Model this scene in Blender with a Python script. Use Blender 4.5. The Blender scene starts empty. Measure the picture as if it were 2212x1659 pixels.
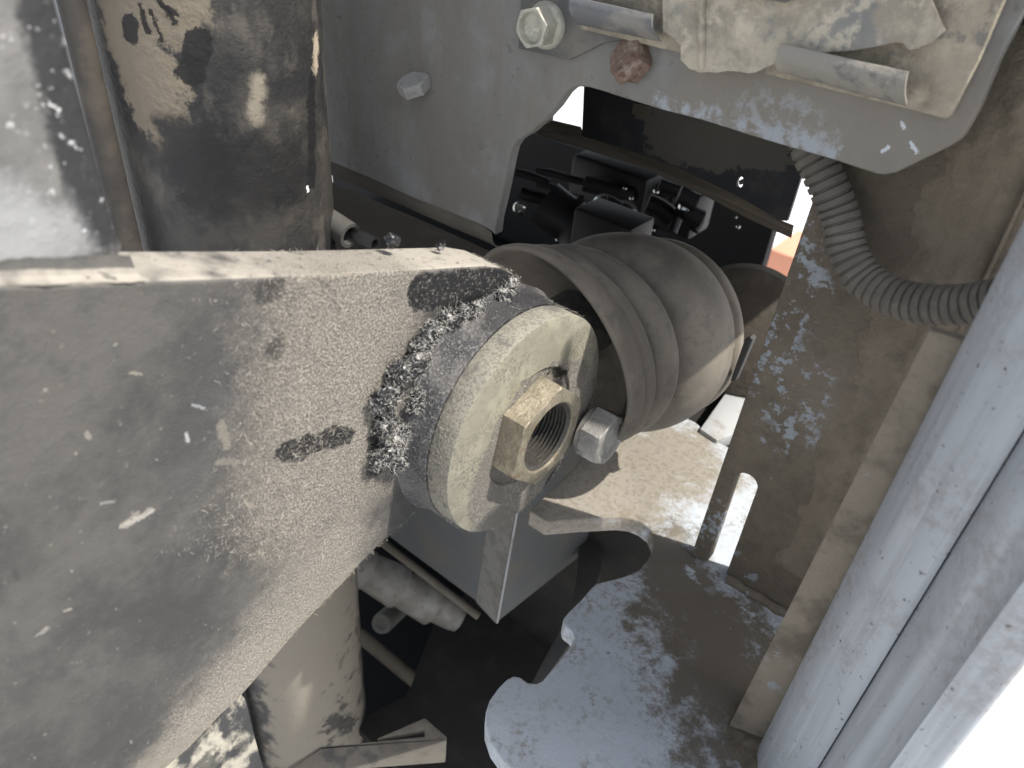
import bpy, bmesh, math, random
from mathutils import Vector, Matrix, noise as mnoise
random.seed(11)
SC = bpy.context.scene
COL = SC.collection

# ------------------------------------------------------------------ camera frame
# camera axes (x right, y down, z forward) of the photographed view; world X runs along
# the pivot pin, world Y along the rod, world Z up.
FPX, CX, CY = 1660.0, 1106.0, 829.5
CAMZ = 1.25
DN = Vector((-216, 2270, 1660)).normalized()            # world down in camera axes
PHI = math.radians(28.7)
k1 = math.cos(PHI)*DN.x + math.sin(PHI)*DN.y
TH = math.atan2(DN.z, k1)
NX = Vector((math.sin(TH)*math.cos(PHI), math.sin(TH)*math.sin(PHI), -math.cos(TH))).normalized()
YF = NX.cross(DN).normalized()
def w_of(v): return Vector((NX.dot(v), YF.dot(v), -DN.dot(v)))
cam = bpy.data.cameras.new('camera'); camo = bpy.data.objects.new('camera', cam); COL.objects.link(camo)
cx_, cy_, cz_ = w_of(Vector((1,0,0))), w_of(Vector((0,-1,0))), w_of(Vector((0,0,-1)))
M = Matrix((cx_, cy_, cz_)).transposed().to_4x4(); M.translation = (0, 0, CAMZ)
camo.matrix_world = M
cam.sensor_width = 36; cam.lens = 36*FPX/2212; cam.clip_start = 0.01; cam.clip_end = 500
cam.dof.use_dof = True; cam.dof.focus_distance = 0.42; cam.dof.aperture_fstop = cam.lens/2.3
SC.camera = camo

# ------------------------------------------------------------------ light
SUN = Vector((0.50, 0.17, 0.85)).normalized()
world = bpy.data.worlds.new('World'); SC.world = world; world.use_nodes = True
wn = world.node_tree.nodes; wl = world.node_tree.links
sky = wn.new('ShaderNodeTexSky'); sky.sky_type = 'NISHITA'; sky.sun_disc = False
sky.sun_elevation = math.asin(SUN.z); sky.sun_rotation = math.atan2(SUN.x, SUN.y)
sky.air_density = 1.0; sky.dust_density = 2.0; sky.ozone_density = 1.0
bg = wn['Background']; bg.inputs[1].default_value = 0.15
hs = wn.new('ShaderNodeHueSaturation'); hs.inputs['Saturation'].default_value = 0.42   # milky, hazy sky
wl.new(sky.outputs[0], hs.inputs['Color']); wl.new(hs.outputs[0], bg.inputs[0])
sun = bpy.data.lights.new('sun', 'SUN'); suno = bpy.data.objects.new('sun', sun); COL.objects.link(suno)
sun.energy = 4.2; sun.angle = math.radians(0.6); sun.color = (1, 0.95, 0.87)
suno.rotation_euler = SUN.to_track_quat('Z', 'Y').to_euler(); suno.location = (1.0, 0.4, 3)
SC.view_settings.view_transform = 'Standard'; SC.view_settings.look = 'None'
SC.view_settings.exposure = 0.68; SC.view_settings.gamma = 1.0; SC.view_settings.use_curve_mapping = False
SC.cycles.use_denoising = True
SC.cycles.max_bounces = 5; SC.cycles.use_adaptive_sampling = True; SC.cycles.adaptive_threshold = 0.02

# ------------------------------------------------------------------ helpers: points
ZV = {1:(.3638,0,0), 2:(.3638,658.3,0), 3:(.4298,1316.7,0), 4:(.4464,713.2,466.3), 5:(.4299,0,493.7),
      6:(.496,0,1042.3), 7:(.372,768,1042.3), 8:(.6362,1371.5,603.5), 9:(.3141,822.9,630.9),
      10:(.3224,1069.8,192), 11:(.2646,1645.8,0), 12:(.3056,1536.1,1207), 0:(1,0,0)}
def zp(z, x, y):
    s, ox, oy = ZV[z]; return (x*s+ox, y*s+oy)
def ray(x, y): return w_of(Vector(((x-CX)/FPX, (y-CY)/FPX, 1)))
def at(p, X=None, Y=None, Z=None, d=None):
    """point of the place seen in direction p on the plane X=, Y= or Z= (Z from camera height), or at depth d"""
    r = ray(*p)
    t = X/r.x if X is not None else Y/r.y if Y is not None else Z/r.z if Z is not None else d
    v = r*t; return Vector((v.x, v.y, v.z+CAMZ))
def plist(z, pts, **k): return [at(zp(z, *p), **k) for p in pts]
def W(x, y, z): return Vector((x, y, z+CAMZ))

# ------------------------------------------------------------------ helpers: objects
def origin(o):
    v = Vector((0,0,0))
    while o: v += Vector(o.location); o = o.parent
    return v
def link(name, verts, faces, mat, parent=None, smooth=35, loc=None):
    me = bpy.data.meshes.new(name)
    off = origin(parent) if parent else (Vector(loc) if loc is not None else
          Vector((sum(v[0] for v in verts)/len(verts), sum(v[1] for v in verts)/len(verts), min(v[2] for v in verts))))
    me.from_pydata([Vector(v)-off for v in verts], [], faces)
    bm = bmesh.new(); bm.from_mesh(me); bmesh.ops.recalc_face_normals(bm, faces=bm.faces); bm.to_mesh(me); bm.free()
    return _fin(name, me, mat, parent, off, smooth)
def _fin(name, me, mat, parent, off, smooth):
    me.materials.append(mat)
    if smooth:
        me.polygons.foreach_set('use_smooth', [True]*len(me.polygons)); me.set_sharp_from_angle(angle=math.radians(smooth))
    o = bpy.data.objects.new(name, me); COL.objects.link(o)
    if parent: o.parent = parent
    else: o.location = off
    return o
def linkbm(name, bm, mat, parent=None, smooth=35):
    bmesh.ops.recalc_face_normals(bm, faces=bm.faces)
    vs = [v.co.copy() for v in bm.verts]
    off = origin(parent) if parent else Vector((sum(v.x for v in vs)/len(vs), sum(v.y for v in vs)/len(vs), min(v.z for v in vs)))
    bmesh.ops.translate(bm, verts=bm.verts, vec=-off)
    me = bpy.data.meshes.new(name); bm.to_mesh(me); bm.free()
    return _fin(name, me, mat, parent, off, smooth)
def tag(o, label, cat, group=None, kind=None):
    if label: o['label'] = label
    if cat: o['category'] = cat
    if group: o['group'] = group
    if kind: o['kind'] = kind
    return o
def thing(name, loc, label, cat, group=None):
    o = bpy.data.objects.new(name, None); COL.objects.link(o); o.location = loc; o.empty_display_size = .02
    return tag(o, label, cat, group)

def prism_bm(poly, vec, bevel=0.0, seg=2, holes=()):
    bm = bmesh.new()
    vs = [bm.verts.new(p) for p in poly]
    if holes:
        es = [bm.edges.new((vs[i], vs[(i+1) % len(vs)])) for i in range(len(vs))]
        for h in holes:
            hv = [bm.verts.new(p) for p in h]
            es += [bm.edges.new((hv[i], hv[(i+1) % len(hv)])) for i in range(len(hv))]
        bmesh.ops.triangle_fill(bm, use_beauty=True, use_dissolve=False, edges=es)
        fs = list(bm.faces)
    else:
        fs = [bm.faces.new(vs)]
    r = bmesh.ops.extrude_face_region(bm, geom=fs)
    nv = [g for g in r['geom'] if isinstance(g, bmesh.types.BMVert)]
    bmesh.ops.translate(bm, verts=nv, vec=vec)
    bmesh.ops.recalc_face_normals(bm, faces=bm.faces)
    if bevel:
        ed = [e for e in bm.edges if len(e.link_faces) == 2 and e.calc_face_angle(0) > 0.6]
        bmesh.ops.bevel(bm, geom=ed, offset=bevel, segments=seg, profile=.5, affect='EDGES', clamp_overlap=True)
    return bm
def prism(name, poly, vec, mat, parent=None, bevel=0.0, seg=2, holes=(), smooth=35):
    return linkbm(name, prism_bm(poly, Vector(vec), bevel, seg, holes), mat, parent, smooth)
def box(name, lo, hi, mat, parent=None, bevel=.001, smooth=35):
    lo, hi = Vector(lo), Vector(hi)
    p = [Vector((lo.x, lo.y, lo.z)), Vector((hi.x, lo.y, lo.z)), Vector((hi.x, hi.y, lo.z)), Vector((lo.x, hi.y, lo.z))]
    return prism(name, p, (0,0,hi.z-lo.z), mat, parent, bevel, 2, (), smooth)
def frame(a):
    a = Vector(a).normalized()
    u = a.cross(Vector((0,0,1)) if abs(a.z) < .9 else Vector((1,0,0))).normalized()
    return a, u, a.cross(u).normalized()
def lathe(name, o, axis, prof, mat, parent=None, n=64, smooth=35, wob=0.0, closed=False):
    """prof: list of (height along axis, radius); radius 0 caps"""
    a, u, v = frame(axis); o = Vector(o); verts = []; faces = []; idx = []
    for h, r in prof:
        if r <= 1e-7:
            verts.append(o+a*h); idx.append([len(verts)-1]*n)
        else:
            row = []
            for i in range(n):
                t = 2*math.pi*i/n; q = o+a*h+(u*math.cos(t)+v*math.sin(t))*r
                if wob: q += (u*math.cos(t)+v*math.sin(t))*wob*mnoise.noise(q*45)
                verts.append(q); row.append(len(verts)-1)
            idx.append(row)
    rng = list(range(len(idx)-1)) + ([-1] if closed else [])
    for j in rng:
        A, B = idx[j], idx[j+1]
        for i in range(n):
            k = (i+1) % n; f = []
            for q in (A[i], A[k], B[k], B[i]):
                if q not in f: f.append(q)
            if len(f) > 2: faces.append(f)
    return link(name, verts, faces, mat, parent, smooth)
def catmull(pts, per=8):
    P = [pts[0]*2-pts[1]] + list(pts) + [pts[-1]*2-pts[-2]]; out = []
    for i in range(1, len(P)-2):
        for j in range(per):
            t = j/per; a, b, c, d = P[i-1:i+3]
            out.append(.5*((2*b)+(c-a)*t+(2*a-5*b+4*c-d)*t*t+(3*b-a-3*c+d)*t**3))
    out.append(P[-2]); return out
def sweep(name, path, rad, mat, parent=None, n=20, caps=True, smooth=40):
    """rad: number or function(i, arc length)"""
    verts = []; faces = []; s = 0
    u = None
    for i, p in enumerate(path):
        tng = (path[min(i+1, len(path)-1)]-path[max(i-1, 0)]).normalized()
        if u is None: _, u, _ = frame(tng)
        u = (u-tng*u.dot(tng)).normalized(); v = tng.cross(u)
        if i: s += (p-path[i-1]).length
        r = rad(i, s) if callable(rad) else rad
        for k in range(n):
            t = 2*math.pi*k/n; verts.append(p+(u*math.cos(t)+v*math.sin(t))*r)
    for i in range(len(path)-1):
        for k in range(n):
            q = (k+1) % n; faces.append([i*n+k, i*n+q, (i+1)*n+q, (i+1)*n+k])
    if caps:
        faces.append(list(range(n))[::-1]); faces.append([(len(path)-1)*n+k for k in range(n)])
    return link(name, verts, faces, mat, parent, smooth)
def hexhead(name, o, axis, R, h, mat, parent, ang=0.0, cham=.12, dish=0.0, hole=0.0, holeprof=None):
    """hex head: chamfered outer end, optional dished face or hole"""
    a, u, v = frame(axis); o = Vector(o); verts = []; faces = []
    n = 48
    def ring(hh, fn):
        st = len(verts)
        for i in range(n):
            t = 2*math.pi*i/n; r = fn(t); verts.append(o+a*hh+(u*math.cos(t+ang)+v*math.sin(t+ang))*r)
        return st
    hx = lambda t: R*math.cos(math.pi/6)/math.cos((t % (math.pi/3))-math.pi/6)
    rin = R*.875
    rows = [ring(0, hx), ring(h*(1-cham), hx), ring(h*(1-cham*.35), lambda t: min(hx(t), R*.955)), ring(h, lambda t: min(hx(t)*.985, rin*.985))]
    if hole:
        rows.append(ring(h, lambda t: hole*1.08)); rows.append(ring(h-.0012, lambda t: hole))
        d = .0012; 
        for k in range(8):
            rows.append(ring(h-d-.0010, lambda t: hole-.0017)); rows.append(ring(h-d-.0021, lambda t: hole)); d += .0021
        rows.append(ring(h-d-.001, lambda t: .0002))
    elif dish:
        rows.append(ring(h, lambda t: R*.74)); rows.append(ring(h-dish, lambda t: R*.66)); rows.append(ring(h-dish*1.1, lambda t: .0002))
    else: rows.append(ring(h, lambda t: .0002))
    for A, B in zip(rows, rows[1:]):
        for i in range(n):
            k = (i+1) % n; faces.append([A+i, A+k, B+k, B+i])
    return link(name, verts, faces, mat, parent, 28)
def fibres(name, pts, mat, parent, length, width, curl=.6, k=4, lift=.5):
    """pts: list of (position, normal); thin curled ribbons growing out of a surface"""
    V = []; F = []
    for p, nrm in pts:
        d = Vector((random.gauss(0,1), random.gauss(0,1), random.gauss(0,1))).normalized()
        d = (d-nrm*d.dot(nrm)+nrm*random.random()*lift).normalized()
        L = length*random.uniform(.35, 1.3); w = width*random.uniform(.6, 1.3); q = Vector(p)-nrm*.0003
        side = d.cross(Vector((random.gauss(0,1), random.gauss(0,1), random.gauss(0,1)))).normalized()
        st = len(V)
        for i in range(k):
            ww = w*(1-.6*i/(k-1)); V.append(q-side*ww/2); V.append(q+side*ww/2)
            q = q+d*(L/(k-1)); d = (d+Vector((random.gauss(0,1), random.gauss(0,1), random.gauss(0,1)))*curl*.5).normalized()
            if d.dot(nrm) < -.1: d = (d-nrm*d.dot(nrm)*1.3).normalized()
        for i in range(k-1): F.append([st+2*i, st+2*i+1, st+2*i+3, st+2*i+2])
    me = bpy.data.meshes.new(name); off = origin(parent)
    me.from_pydata([v-off for v in V], [], F)
    return _fin(name, me, mat, parent, off, 0)

# ------------------------------------------------------------------ helpers: materials
class Mat:
    def __init__(s, name, base, rough=.75, metal=0.0, spec=.35):
        s.m = bpy.data.materials.new(name); s.m.use_nodes = True
        s.t = s.m.node_tree; s.N = s.t.nodes; s.b = s.N['Principled BSDF']
        s.b.inputs['Roughness'].default_value = rough; s.b.inputs['Metallic'].default_value = metal
        s.b.inputs['Specular IOR Level'].default_value = spec
        s.pos = s.N.new('ShaderNodeNewGeometry').outputs['Position']
        c = s.N.new('ShaderNodeRGB'); c.outputs[0].default_value = (*base, 1); s.col = c.outputs[0]
        s.rgh = None; s.rough = rough; s.height = None
        s.t.links.new(s.col, s.b.inputs['Base Color'])
    def L(s, a, b): s.t.links.new(a, b)
    def math(s, op, a, b=None, clamp=False):
        n = s.N.new('ShaderNodeMath'); n.operation = op; n.use_clamp = clamp
        for i, q in enumerate((a, b)):
            if q is None: continue
            if isinstance(q, (int, float)): n.inputs[i].default_value = q
            else: s.L(q, n.inputs[i])
        return n.outputs[0]
    def vmath(s, op, a, b):
        n = s.N.new('ShaderNodeVectorMath'); n.operation = op
        for i, q in enumerate((a, b)):
            if q is None: continue
            if isinstance(q, (tuple, Vector)): n.inputs[i].default_value = q
            else: s.L(q, n.inputs[i])
        return n.outputs['Value'] if op in ('DOT_PRODUCT', 'LENGTH', 'DISTANCE') else n.outputs[0]
    def scaled(s, st):
        return s.vmath('MULTIPLY', s.pos, Vector(st)) if st else s.pos
    def noise(s, scale, detail=6, nr=.6, st=None, dist=0.0, off=None):
        n = s.N.new('ShaderNodeTexNoise'); n.inputs['Scale'].default_value = scale; n.inputs['Detail'].default_value = detail
        n.inputs['Roughness'].default_value = nr; n.inputs['Distortion'].default_value = dist
        v = s.scaled(st)
        v = s.vmath('ADD', v, Vector((off or 0, (off or 0)*1.7, 3.1)))
        s.L(v, n.inputs['Vector']); return n.outputs['Fac']
    def voro(s, scale, st=None, feat='F1'):
        n = s.N.new('ShaderNodeTexVoronoi'); n.feature = feat; n.inputs['Scale'].default_value = scale
        s.L(s.scaled(st), n.inputs['Vector']); return n.outputs['Distance']
    def ramp(s, f, lo, hi):
        n = s.N.new('ShaderNodeMapRange'); n.interpolation_type = 'SMOOTHSTEP'
        inv = lo > hi
        if inv: lo, hi = hi, lo
        n.inputs['From Min'].default_value = lo; n.inputs['From Max'].default_value = hi
        if inv: n.inputs['To Min'].default_value = 1; n.inputs['To Max'].default_value = 0
        s.L(f, n.inputs['Value']); return n.outputs[0]
    def mix(s, mask, color, k=1.0, rough=None):
        if k != 1.0: mask = s.math('MULTIPLY', mask, k)
        n = s.N.new('ShaderNodeMix'); n.data_type = 'RGBA'
        s.L(mask, n.inputs[0]); s.L(s.col, n.inputs[6]); n.inputs[7].default_value = (*color, 1)
        s.col = n.outputs[2]; s.L(s.col, s.b.inputs['Base Color'])
        if rough is not None:
            m = s.N.new('ShaderNodeMix'); m.data_type = 'FLOAT'; s.L(mask, m.inputs[0])
            if s.rgh is None: m.inputs[2].default_value = s.rough
            else: s.L(s.rgh, m.inputs[2])
            m.inputs[3].default_value = rough; s.rgh = m.outputs[0]; s.L(s.rgh, s.b.inputs['Roughness'])
        return s
    def N_(s, color, scale, lo, hi, k=1.0, rough=None, **kw):
        return s.mix(s.ramp(s.noise(scale, **kw), lo, hi), color, k, rough)
    def cap(s, a, b, r, soft=.4, ragged=.5, rs=None):
        """mask: 1 within distance r of the segment a-b, with a ragged edge"""
        a, b = Vector(a), Vector(b); ab = b-a; rs = rs or max(60, min(900, .55/r)); ragged *= 3.2; l2 = max(ab.length_squared, 1e-9)
        pa = s.vmath('SUBTRACT', s.pos, a)
        h = s.math('DIVIDE', s.vmath('DOT_PRODUCT', pa, ab), l2, True)
        n = s.N.new('ShaderNodeVectorMath'); n.operation = 'SCALE'; n.inputs[0].default_value = ab; s.L(h, n.inputs['Scale'])
        d = s.vmath('DISTANCE', pa, n.outputs[0])
        nz = s.math('MULTIPLY', s.math('SUBTRACT', s.noise(rs, detail=8, nr=.72), .5), ragged*2*r)
        return s.ramp(s.math('ADD', d, nz), r*(1+soft/2), r*(1-soft/2))
    def C(s, color, a, b, r, k=1.0, rough=None, **kw): return s.mix(s.cap(a, b, r, **kw), color, k, rough)
    def h(s, f, amt):
        f = s.math('MULTIPLY', f, amt); s.height = f if s.height is None else s.math('ADD', s.height, f); return s
    def done(s, dist=.001, strength=1.0):
        if s.height is not None:
            n = s.N.new('ShaderNodeBump'); n.inputs['Distance'].default_value = dist; n.inputs['Strength'].default_value = strength
            s.L(s.height, n.inputs['Height']); s.L(n.outputs[0], s.b.inputs['Normal'])
        return s.m

# ------------------------------------------------------------------ key positions (metres, Z from camera height)
XARM = -.199                    # front face of the arm
C0 = at((1145, 922), d=.388)    # centre of the retaining disc's front face
XD = C0.x
YP, YW = .340, .372             # side panel face, upright plate face
ZH = -.3955                     # top of the bracket's base plate
AX = Vector((1, 0, 0))

DUST = (.30, .265, .215); DUST2 = (.20, .175, .14); MUD = (.13, .112, .086); BLUE = (.40, .435, .475)
BLK = (.012, .012, .013)

# ================================================================== GROUND
m = Mat('sunlit_concrete', (.55, .56, .57), .9).N_((.45, .46, .48), 3, .4, .7).N_((.62, .63, .65), 40, .45, .7, .6)
m.h(m.noise(120), 1); M_GROUND = m.done(.004)
g = link('ground', [(-60,-60,0), (60,-60,0), (60,60,0), (-60,60,0)], [[0,1,2,3]], M_GROUND, loc=(0,0,0)); g['kind'] = 'structure'

# ================================================================== SIDE PANEL
pn = lambda z, pts, off=0: plist(z, pts, Y=YP+off)
m = Mat('grey_panel_paint', (.192, .189, .178), .62)
m.N_((.145, .134, .116), 14, .36, .62, .8, st=(1, 1, .35), detail=11, nr=.68)
m.N_((.24, .245, .248), 30, .52, .70, .5, off=4, detail=10)
m.N_((.10, .095, .085), 190, .62, .72, .55, detail=3)
m.N_((.17, .15, .12), 60, .5, .75, .6, st=(1.6, 1, .25), off=9)
# dust under the mounting plate, chips, paint rubbed blue along the lower edge
m.mix(m.cap(at(zp(3,500,470),Y=YP), at(zp(3,1650,690),Y=YP), .022, soft=1.2, ragged=.5), (.21,.19,.16), .7)
m.mix(m.math('MULTIPLY', m.cap(at(zp(3,300,560),Y=YP), at(zp(3,1120,800),Y=YP), .006, soft=1, ragged=.9), m.ramp(m.noise(130, detail=10, nr=.7), .44, .54)), (.33,.36,.395), .8)
m.mix(m.math('MULTIPLY', m.cap(at(zp(3,700,560),Y=YP), at(zp(3,1000,640),Y=YP), .009, soft=1.4, ragged=.6), m.ramp(m.noise(150, off=3, detail=10, nr=.7), .46, .58)), (.30,.32,.34), .6)
for q in ((1515,720,1545,765), (1470,620,1478,640), (1370,760,1400,740)):
    m.C((.5,.53,.57), at(zp(3,q[0],q[1]),Y=YP), at(zp(3,q[2],q[3]),Y=YP), .0007, ragged=1.0)
m.h(m.noise(220, detail=4), .5).h(m.noise(35), .6); M_PANEL = m.done(.0012)

panel = thing('side_panel', W(-.35, YP, -.25), 'grey painted steel side panel with a cut-out window and bolts', 'panel')
fold = [(160,965), (420,1075), (640,1175), (850,1260), (1030,1330), (1110,1385), (1135,1450)]
win = [(1128,1400), (1140,1300), (1165,1200), (1190,1080), (1212,960), (1232,880), (1262,835), (1340,790), (1420,715), (1490,640), (1545,560), (1580,530), (1625,516), (1680,518), (1800,552)]
low3 = [(20,478), (250,550), (470,606), (700,680), (900,740), (1130,806), (1290,860), (1350,878), (1385,880), (1440,868), (1570,805), (1700,742), (1770,697), (1800,650), (1860,540), (1960,300), (2083,60)]
out = [at((-250,-260), Y=YP), at((-250,60), Y=YP), at((300,185), Y=YP)] + pn(2, fold[:5]) + [at(zp(2,1110,1375),Y=YP)] + pn(2, win) + pn(3, low3) + [at((2330,-150), Y=YP), at((2300,-420), Y=YP)]
prism('sheet', out, (0, .008, 0), M_PANEL, panel, .0012, 3)
# lower lip of the panel, bent back and down
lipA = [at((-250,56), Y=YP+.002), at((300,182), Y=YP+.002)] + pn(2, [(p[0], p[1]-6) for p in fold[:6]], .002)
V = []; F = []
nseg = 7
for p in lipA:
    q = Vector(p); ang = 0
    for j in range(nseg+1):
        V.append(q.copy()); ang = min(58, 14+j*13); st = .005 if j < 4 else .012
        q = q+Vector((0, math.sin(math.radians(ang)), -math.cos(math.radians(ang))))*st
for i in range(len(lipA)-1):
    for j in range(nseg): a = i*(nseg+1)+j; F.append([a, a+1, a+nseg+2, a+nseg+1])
m = Mat('muddy_shaded_lip', (.10, .092, .078), .9).N_((.15,.132,.105), 30, .45, .7, .7); M_LIP = m.done()  # mud brown, with the shade below the fold painted into it
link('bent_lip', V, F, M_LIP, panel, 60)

# bolted backing plate, mounting plate, clips, torn sheet
m = Mat('dark_backing_plate', (.10, .10, .10), .7).N_((.17, .155, .13), 50, .45, .65, .8); m.h(m.noise(200), .6); M_BACK = m.done(.001)
m = Mat('caked_dust_metal', (.33, .29, .225), .88)
m.N_((.20, .175, .135), 45, .42, .62, .85, detail=11, nr=.7).N_((.42, .37, .285), 60, .50, .62, .8, off=5, detail=11, nr=.7).N_((.13, .13, .13), 95, .57, .64, .6, off=2, detail=9)
m.h(m.noise(160, detail=8), 1.2).h(m.noise(500, detail=3), .3); M_CAKE = m.done(.0016)
bk = prism('backing_plate', pn(2, [(1290,-150), (1265,290), (1570,356), (1660,312), (1760,262), (1880,236), (2111,262), (2400,320), (2400,-150)], -.003), (0, .0028, 0), M_BACK, panel, .0006)
mp = prism('mounting_plate', pn(3, [(-150,148), (200,232), (850,392), (1450,538), (1690,602), (1712,585), (1850,310), (1985,0), (2100,-260), (-150,-420)], -.006), (0, .0058, 0), M_CAKE, panel, .0012)
def clip(name, pts, depth, par):
    """bent spring clip: a strip bowed away from the plate"""
    a0, a1, b1, b0 = [at(zp(3,*p), Y=YP-.007) for p in pts]
    V = []; F = []; nu, nv = 14, 10; th = .0016
    for layer in (0, 1):
        for i in range(nu+1):
            for j in range(nv+1):
                u, v = i/nu, j/nv
                cut = .10*max(0, (abs(u-.5)-.44)/.06)   # clipped corners
                vv = v*(1-cut)+cut*.0 if v > .5 else v
                p = (a0.lerp(a1, u)).lerp(b0.lerp(b1, u), v)
                bow = .002+depth*(1-(1-v)**2.2)-.35*depth*v**3
                p = p+Vector((0, -bow-(th if layer else 0), 0))
                V.append(p)
    S = (nu+1)*(nv+1); ix = lambda l, i, j: l*S+i*(nv+1)+j
    for i in range(nu):
        for j in range(nv):
            F.append([ix(0,i,j), ix(0,i+1,j), ix(0,i+1,j+1), ix(0,i,j+1)]); F.append([ix(1,i,j), ix(1,i,j+1), ix(1,i+1,j+1), ix(1,i+1,j)])
    for i in range(nu):
        for j in (0, nv): F.append([ix(0,i,j), ix(0,i+1,j), ix(1,i+1,j), ix(1,i,j)])
    for j in range(nv):
        for i in (0, nu): F.append([ix(0,i,j), ix(0,i,j+1), ix(1,i,j+1), ix(1,i,j)])
    return link(name, V, F, M_CLIP, par, 50)
m = Mat('dusty_clip_metal', (.25, .235, .205), .7).N_((.11, .11, .11), 70, .52, .64, .75, detail=8).N_((.34, .31, .26), 35, .5, .68, .7, off=7)
m.h(m.noise(220, detail=6), .7); M_CLIP = m.done(.001)
clip('clip', [(860,352), (1510,528), (1535,345), (905,205)], .0085, mp)
m = Mat('dark_clip_metal', (.13, .132, .135), .6).N_((.28, .26, .22), 60, .5, .66, .55, detail=8); m.h(m.noise(220, detail=6), .5); M_CLIP = m.done(.001)
clip('clip', [(-140,118), (275,205), (270,62), (-140,-25)], .0085, mp)
# torn foil sheet with curled edges
m = Mat('dusty_torn_foil', (.42, .375, .295), .8)
m.N_((.25, .225, .18), 40, .44, .60, .85, detail=11, nr=.7).N_((.17, .18, .185), 26, .55, .63, .7, off=3, detail=10, nr=.68).N_((.53, .475, .37), 90, .53, .63, .7, off=8, detail=10, nr=.7)
m.h(m.noise(120, detail=8), 1.0).h(m.voro(90), .5); M_FOIL = m.done(.0016)
def sheet(name, outline, par, base, relief, curl=None):
    bm = prism_bm(outline, Vector((0, .0004, 0)), 0)
    bmesh.ops.triangulate(bm, faces=bm.faces)
    for _ in range(3):
        bmesh.ops.subdivide_edges(bm, edges=[e for e in bm.edges if e.calc_length() > .006], cuts=1)
        bmesh.ops.triangulate(bm, faces=bm.faces)
    for v in bm.verts:
        n1 = mnoise.noise(v.co*22)*.6+mnoise.noise(v.co*60)*.4
        v.co.y += -base-relief*(n1+.4)
        if curl: v.co.y -= curl(v.co)
    return linkbm(name, bm, M_FOIL, par, 40)
fo = [(285,-200), (285,60), (292,150), (340,180), (384,222), (386,292), (405,310), (430,336), (462,346), (480,356), (520,352), (560,357), (620,347), (680,352), (720,360), (755,356), (800,335), (848,315),
      (935,265), (1225,248), (1330,232), (1455,205), (1490,212), (1505,235), (1522,246), (1560,238), (1600,218), (1640,205), (1672,172), (1700,150), (1660,60), (1620,-30), (1540,-260)]
top3 = at(zp(3,1000,0), Y=YP).z
sheet('torn_foil', plist(3, fo, Y=YP-.0075), mp, .0025, .0022, lambda p: max(0, (top3-.012-p.z))*.10)
# raised crease of the foil on its left
sweep('foil_crease', [at(zp(3,462,y), Y=YP-.0125) for y in (-120, 0, 100, 200, 300, 350)], .0016, M_FOIL, mp, 8)
prism('upper_tab', pn(3, [(560,-120), (640,-15), (800,2), (880,14), (920,-10), (960,-120)], -.016), (0, .004, 0), M_BACK, mp, .0006)

# bolts of the panel
m = Mat('pale_dusty_zinc', (.42, .405, .34), .6, .25).N_((.30, .29, .25), 130, .45, .65, .7).N_((.62, .60, .52), 200, .58, .68, .7, off=3); m.h(m.noise(400), .6); M_ZINC = m.done(.0008)
m = Mat('grey_bolt_steel', (.28, .275, .26), .6, .1).N_((.15, .15, .15), 160, .5, .65, .6); m.h(m.noise(500), .5); M_BOLT = m.done(.0008)
m = Mat('rusty_pink_steel', (.17, .115, .088), .8).N_((.30, .25, .205), 120, .5, .65, .8).N_((.10, .05, .035), 160, .55, .65, .8, off=3); m.h(m.noise(350, detail=7), 1); M_RUST = m.done(.0012)
AY = Vector((0, -1, 0))
p = at(zp(2,1438,150), Y=YP-.003)
fb = lathe('flange_bolt', p, AY, [(0,.0112), (.0016,.0112), (.0036,.0102), (.0042,.0092), (.0042, 0)], M_ZINC, panel, 40)
hexhead('bolt_head', p+AY*.0038, AY, .0100, .0095, M_ZINC, fb, .3, .10, dish=.0032)
p = at(zp(2,690,495), Y=YP)
sb = hexhead('small_bolt', p+Vector((0,-.004,-.003)), (-.12,-.40,.9), .0104, .0068, M_BOLT, panel, .2, .25)
p = at(zp(3,140,325), Y=YP)
rb = hexhead('rusty_bolt', p, (-.32,-.84,.42), .0098, .0100, M_RUST, panel, .15, .08)
lathe('bolt_shank_end', p+Vector((-.001,-.0085,-.0035)), (-.15,-.95,-.2), [(0,.0045), (.003,.0042), (.0042,.003), (.0042,0)], M_RUST, rb, 14, wob=.0012)

# ================================================================== ENGINE BAY behind the window
M_DARK = Mat('shade_black', (.006, .006, .007), .7).done()  # near-black colour stands in for the shade in the bay and tray
m = Mat('black_guard_steel', (.016, .017, .020), .55).N_((.05, .048, .043), 45, .5, .7, .6, detail=8)
YG = .46
m.mix(m.cap(at(zp(10,1150,270),Y=YG), at(zp(10,1800,330),Y=YG), .020, soft=.12, ragged=.35), (.085,.077,.066), .9, .85)
m.mix(m.cap(at(zp(10,1350,360),Y=YG), at(zp(10,1500,390),Y=YG), .014, soft=.12, ragged=.4), (.085,.077,.066), .9, .85)
M_GUARD = m.done()
m = Mat('brown_dusty_flange', (.07, .06, .047), .9).N_((.12, .10, .075), 50, .5, .7, .8, st=(.3,1,1)); M_FLG = m.done()
gd = thing('engine_guard', W(-.2, YG, -.2), 'black guard plate with a small punched hole inside the panel window', 'guard plate')
hole = [zp(10, 1640+29*math.cos(t)*.8-8*math.sin(t), 628+40*math.sin(t)) for t in [i*math.pi/8 for i in range(16)]]
prism('guard_plate', [at(p, Y=YG) for p in (zp(10,605,-260), zp(10,580,315), zp(10,880,405), zp(10,1250,540), zp(10,1660,735), zp(10,1900,880), zp(10,1955,885), zp(10,2045,600), (1760,300), (1800,120))],
      (0, .003, 0), M_GUARD, gd, 0, holes=[[at(p, Y=YG) for p in hole]])
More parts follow.
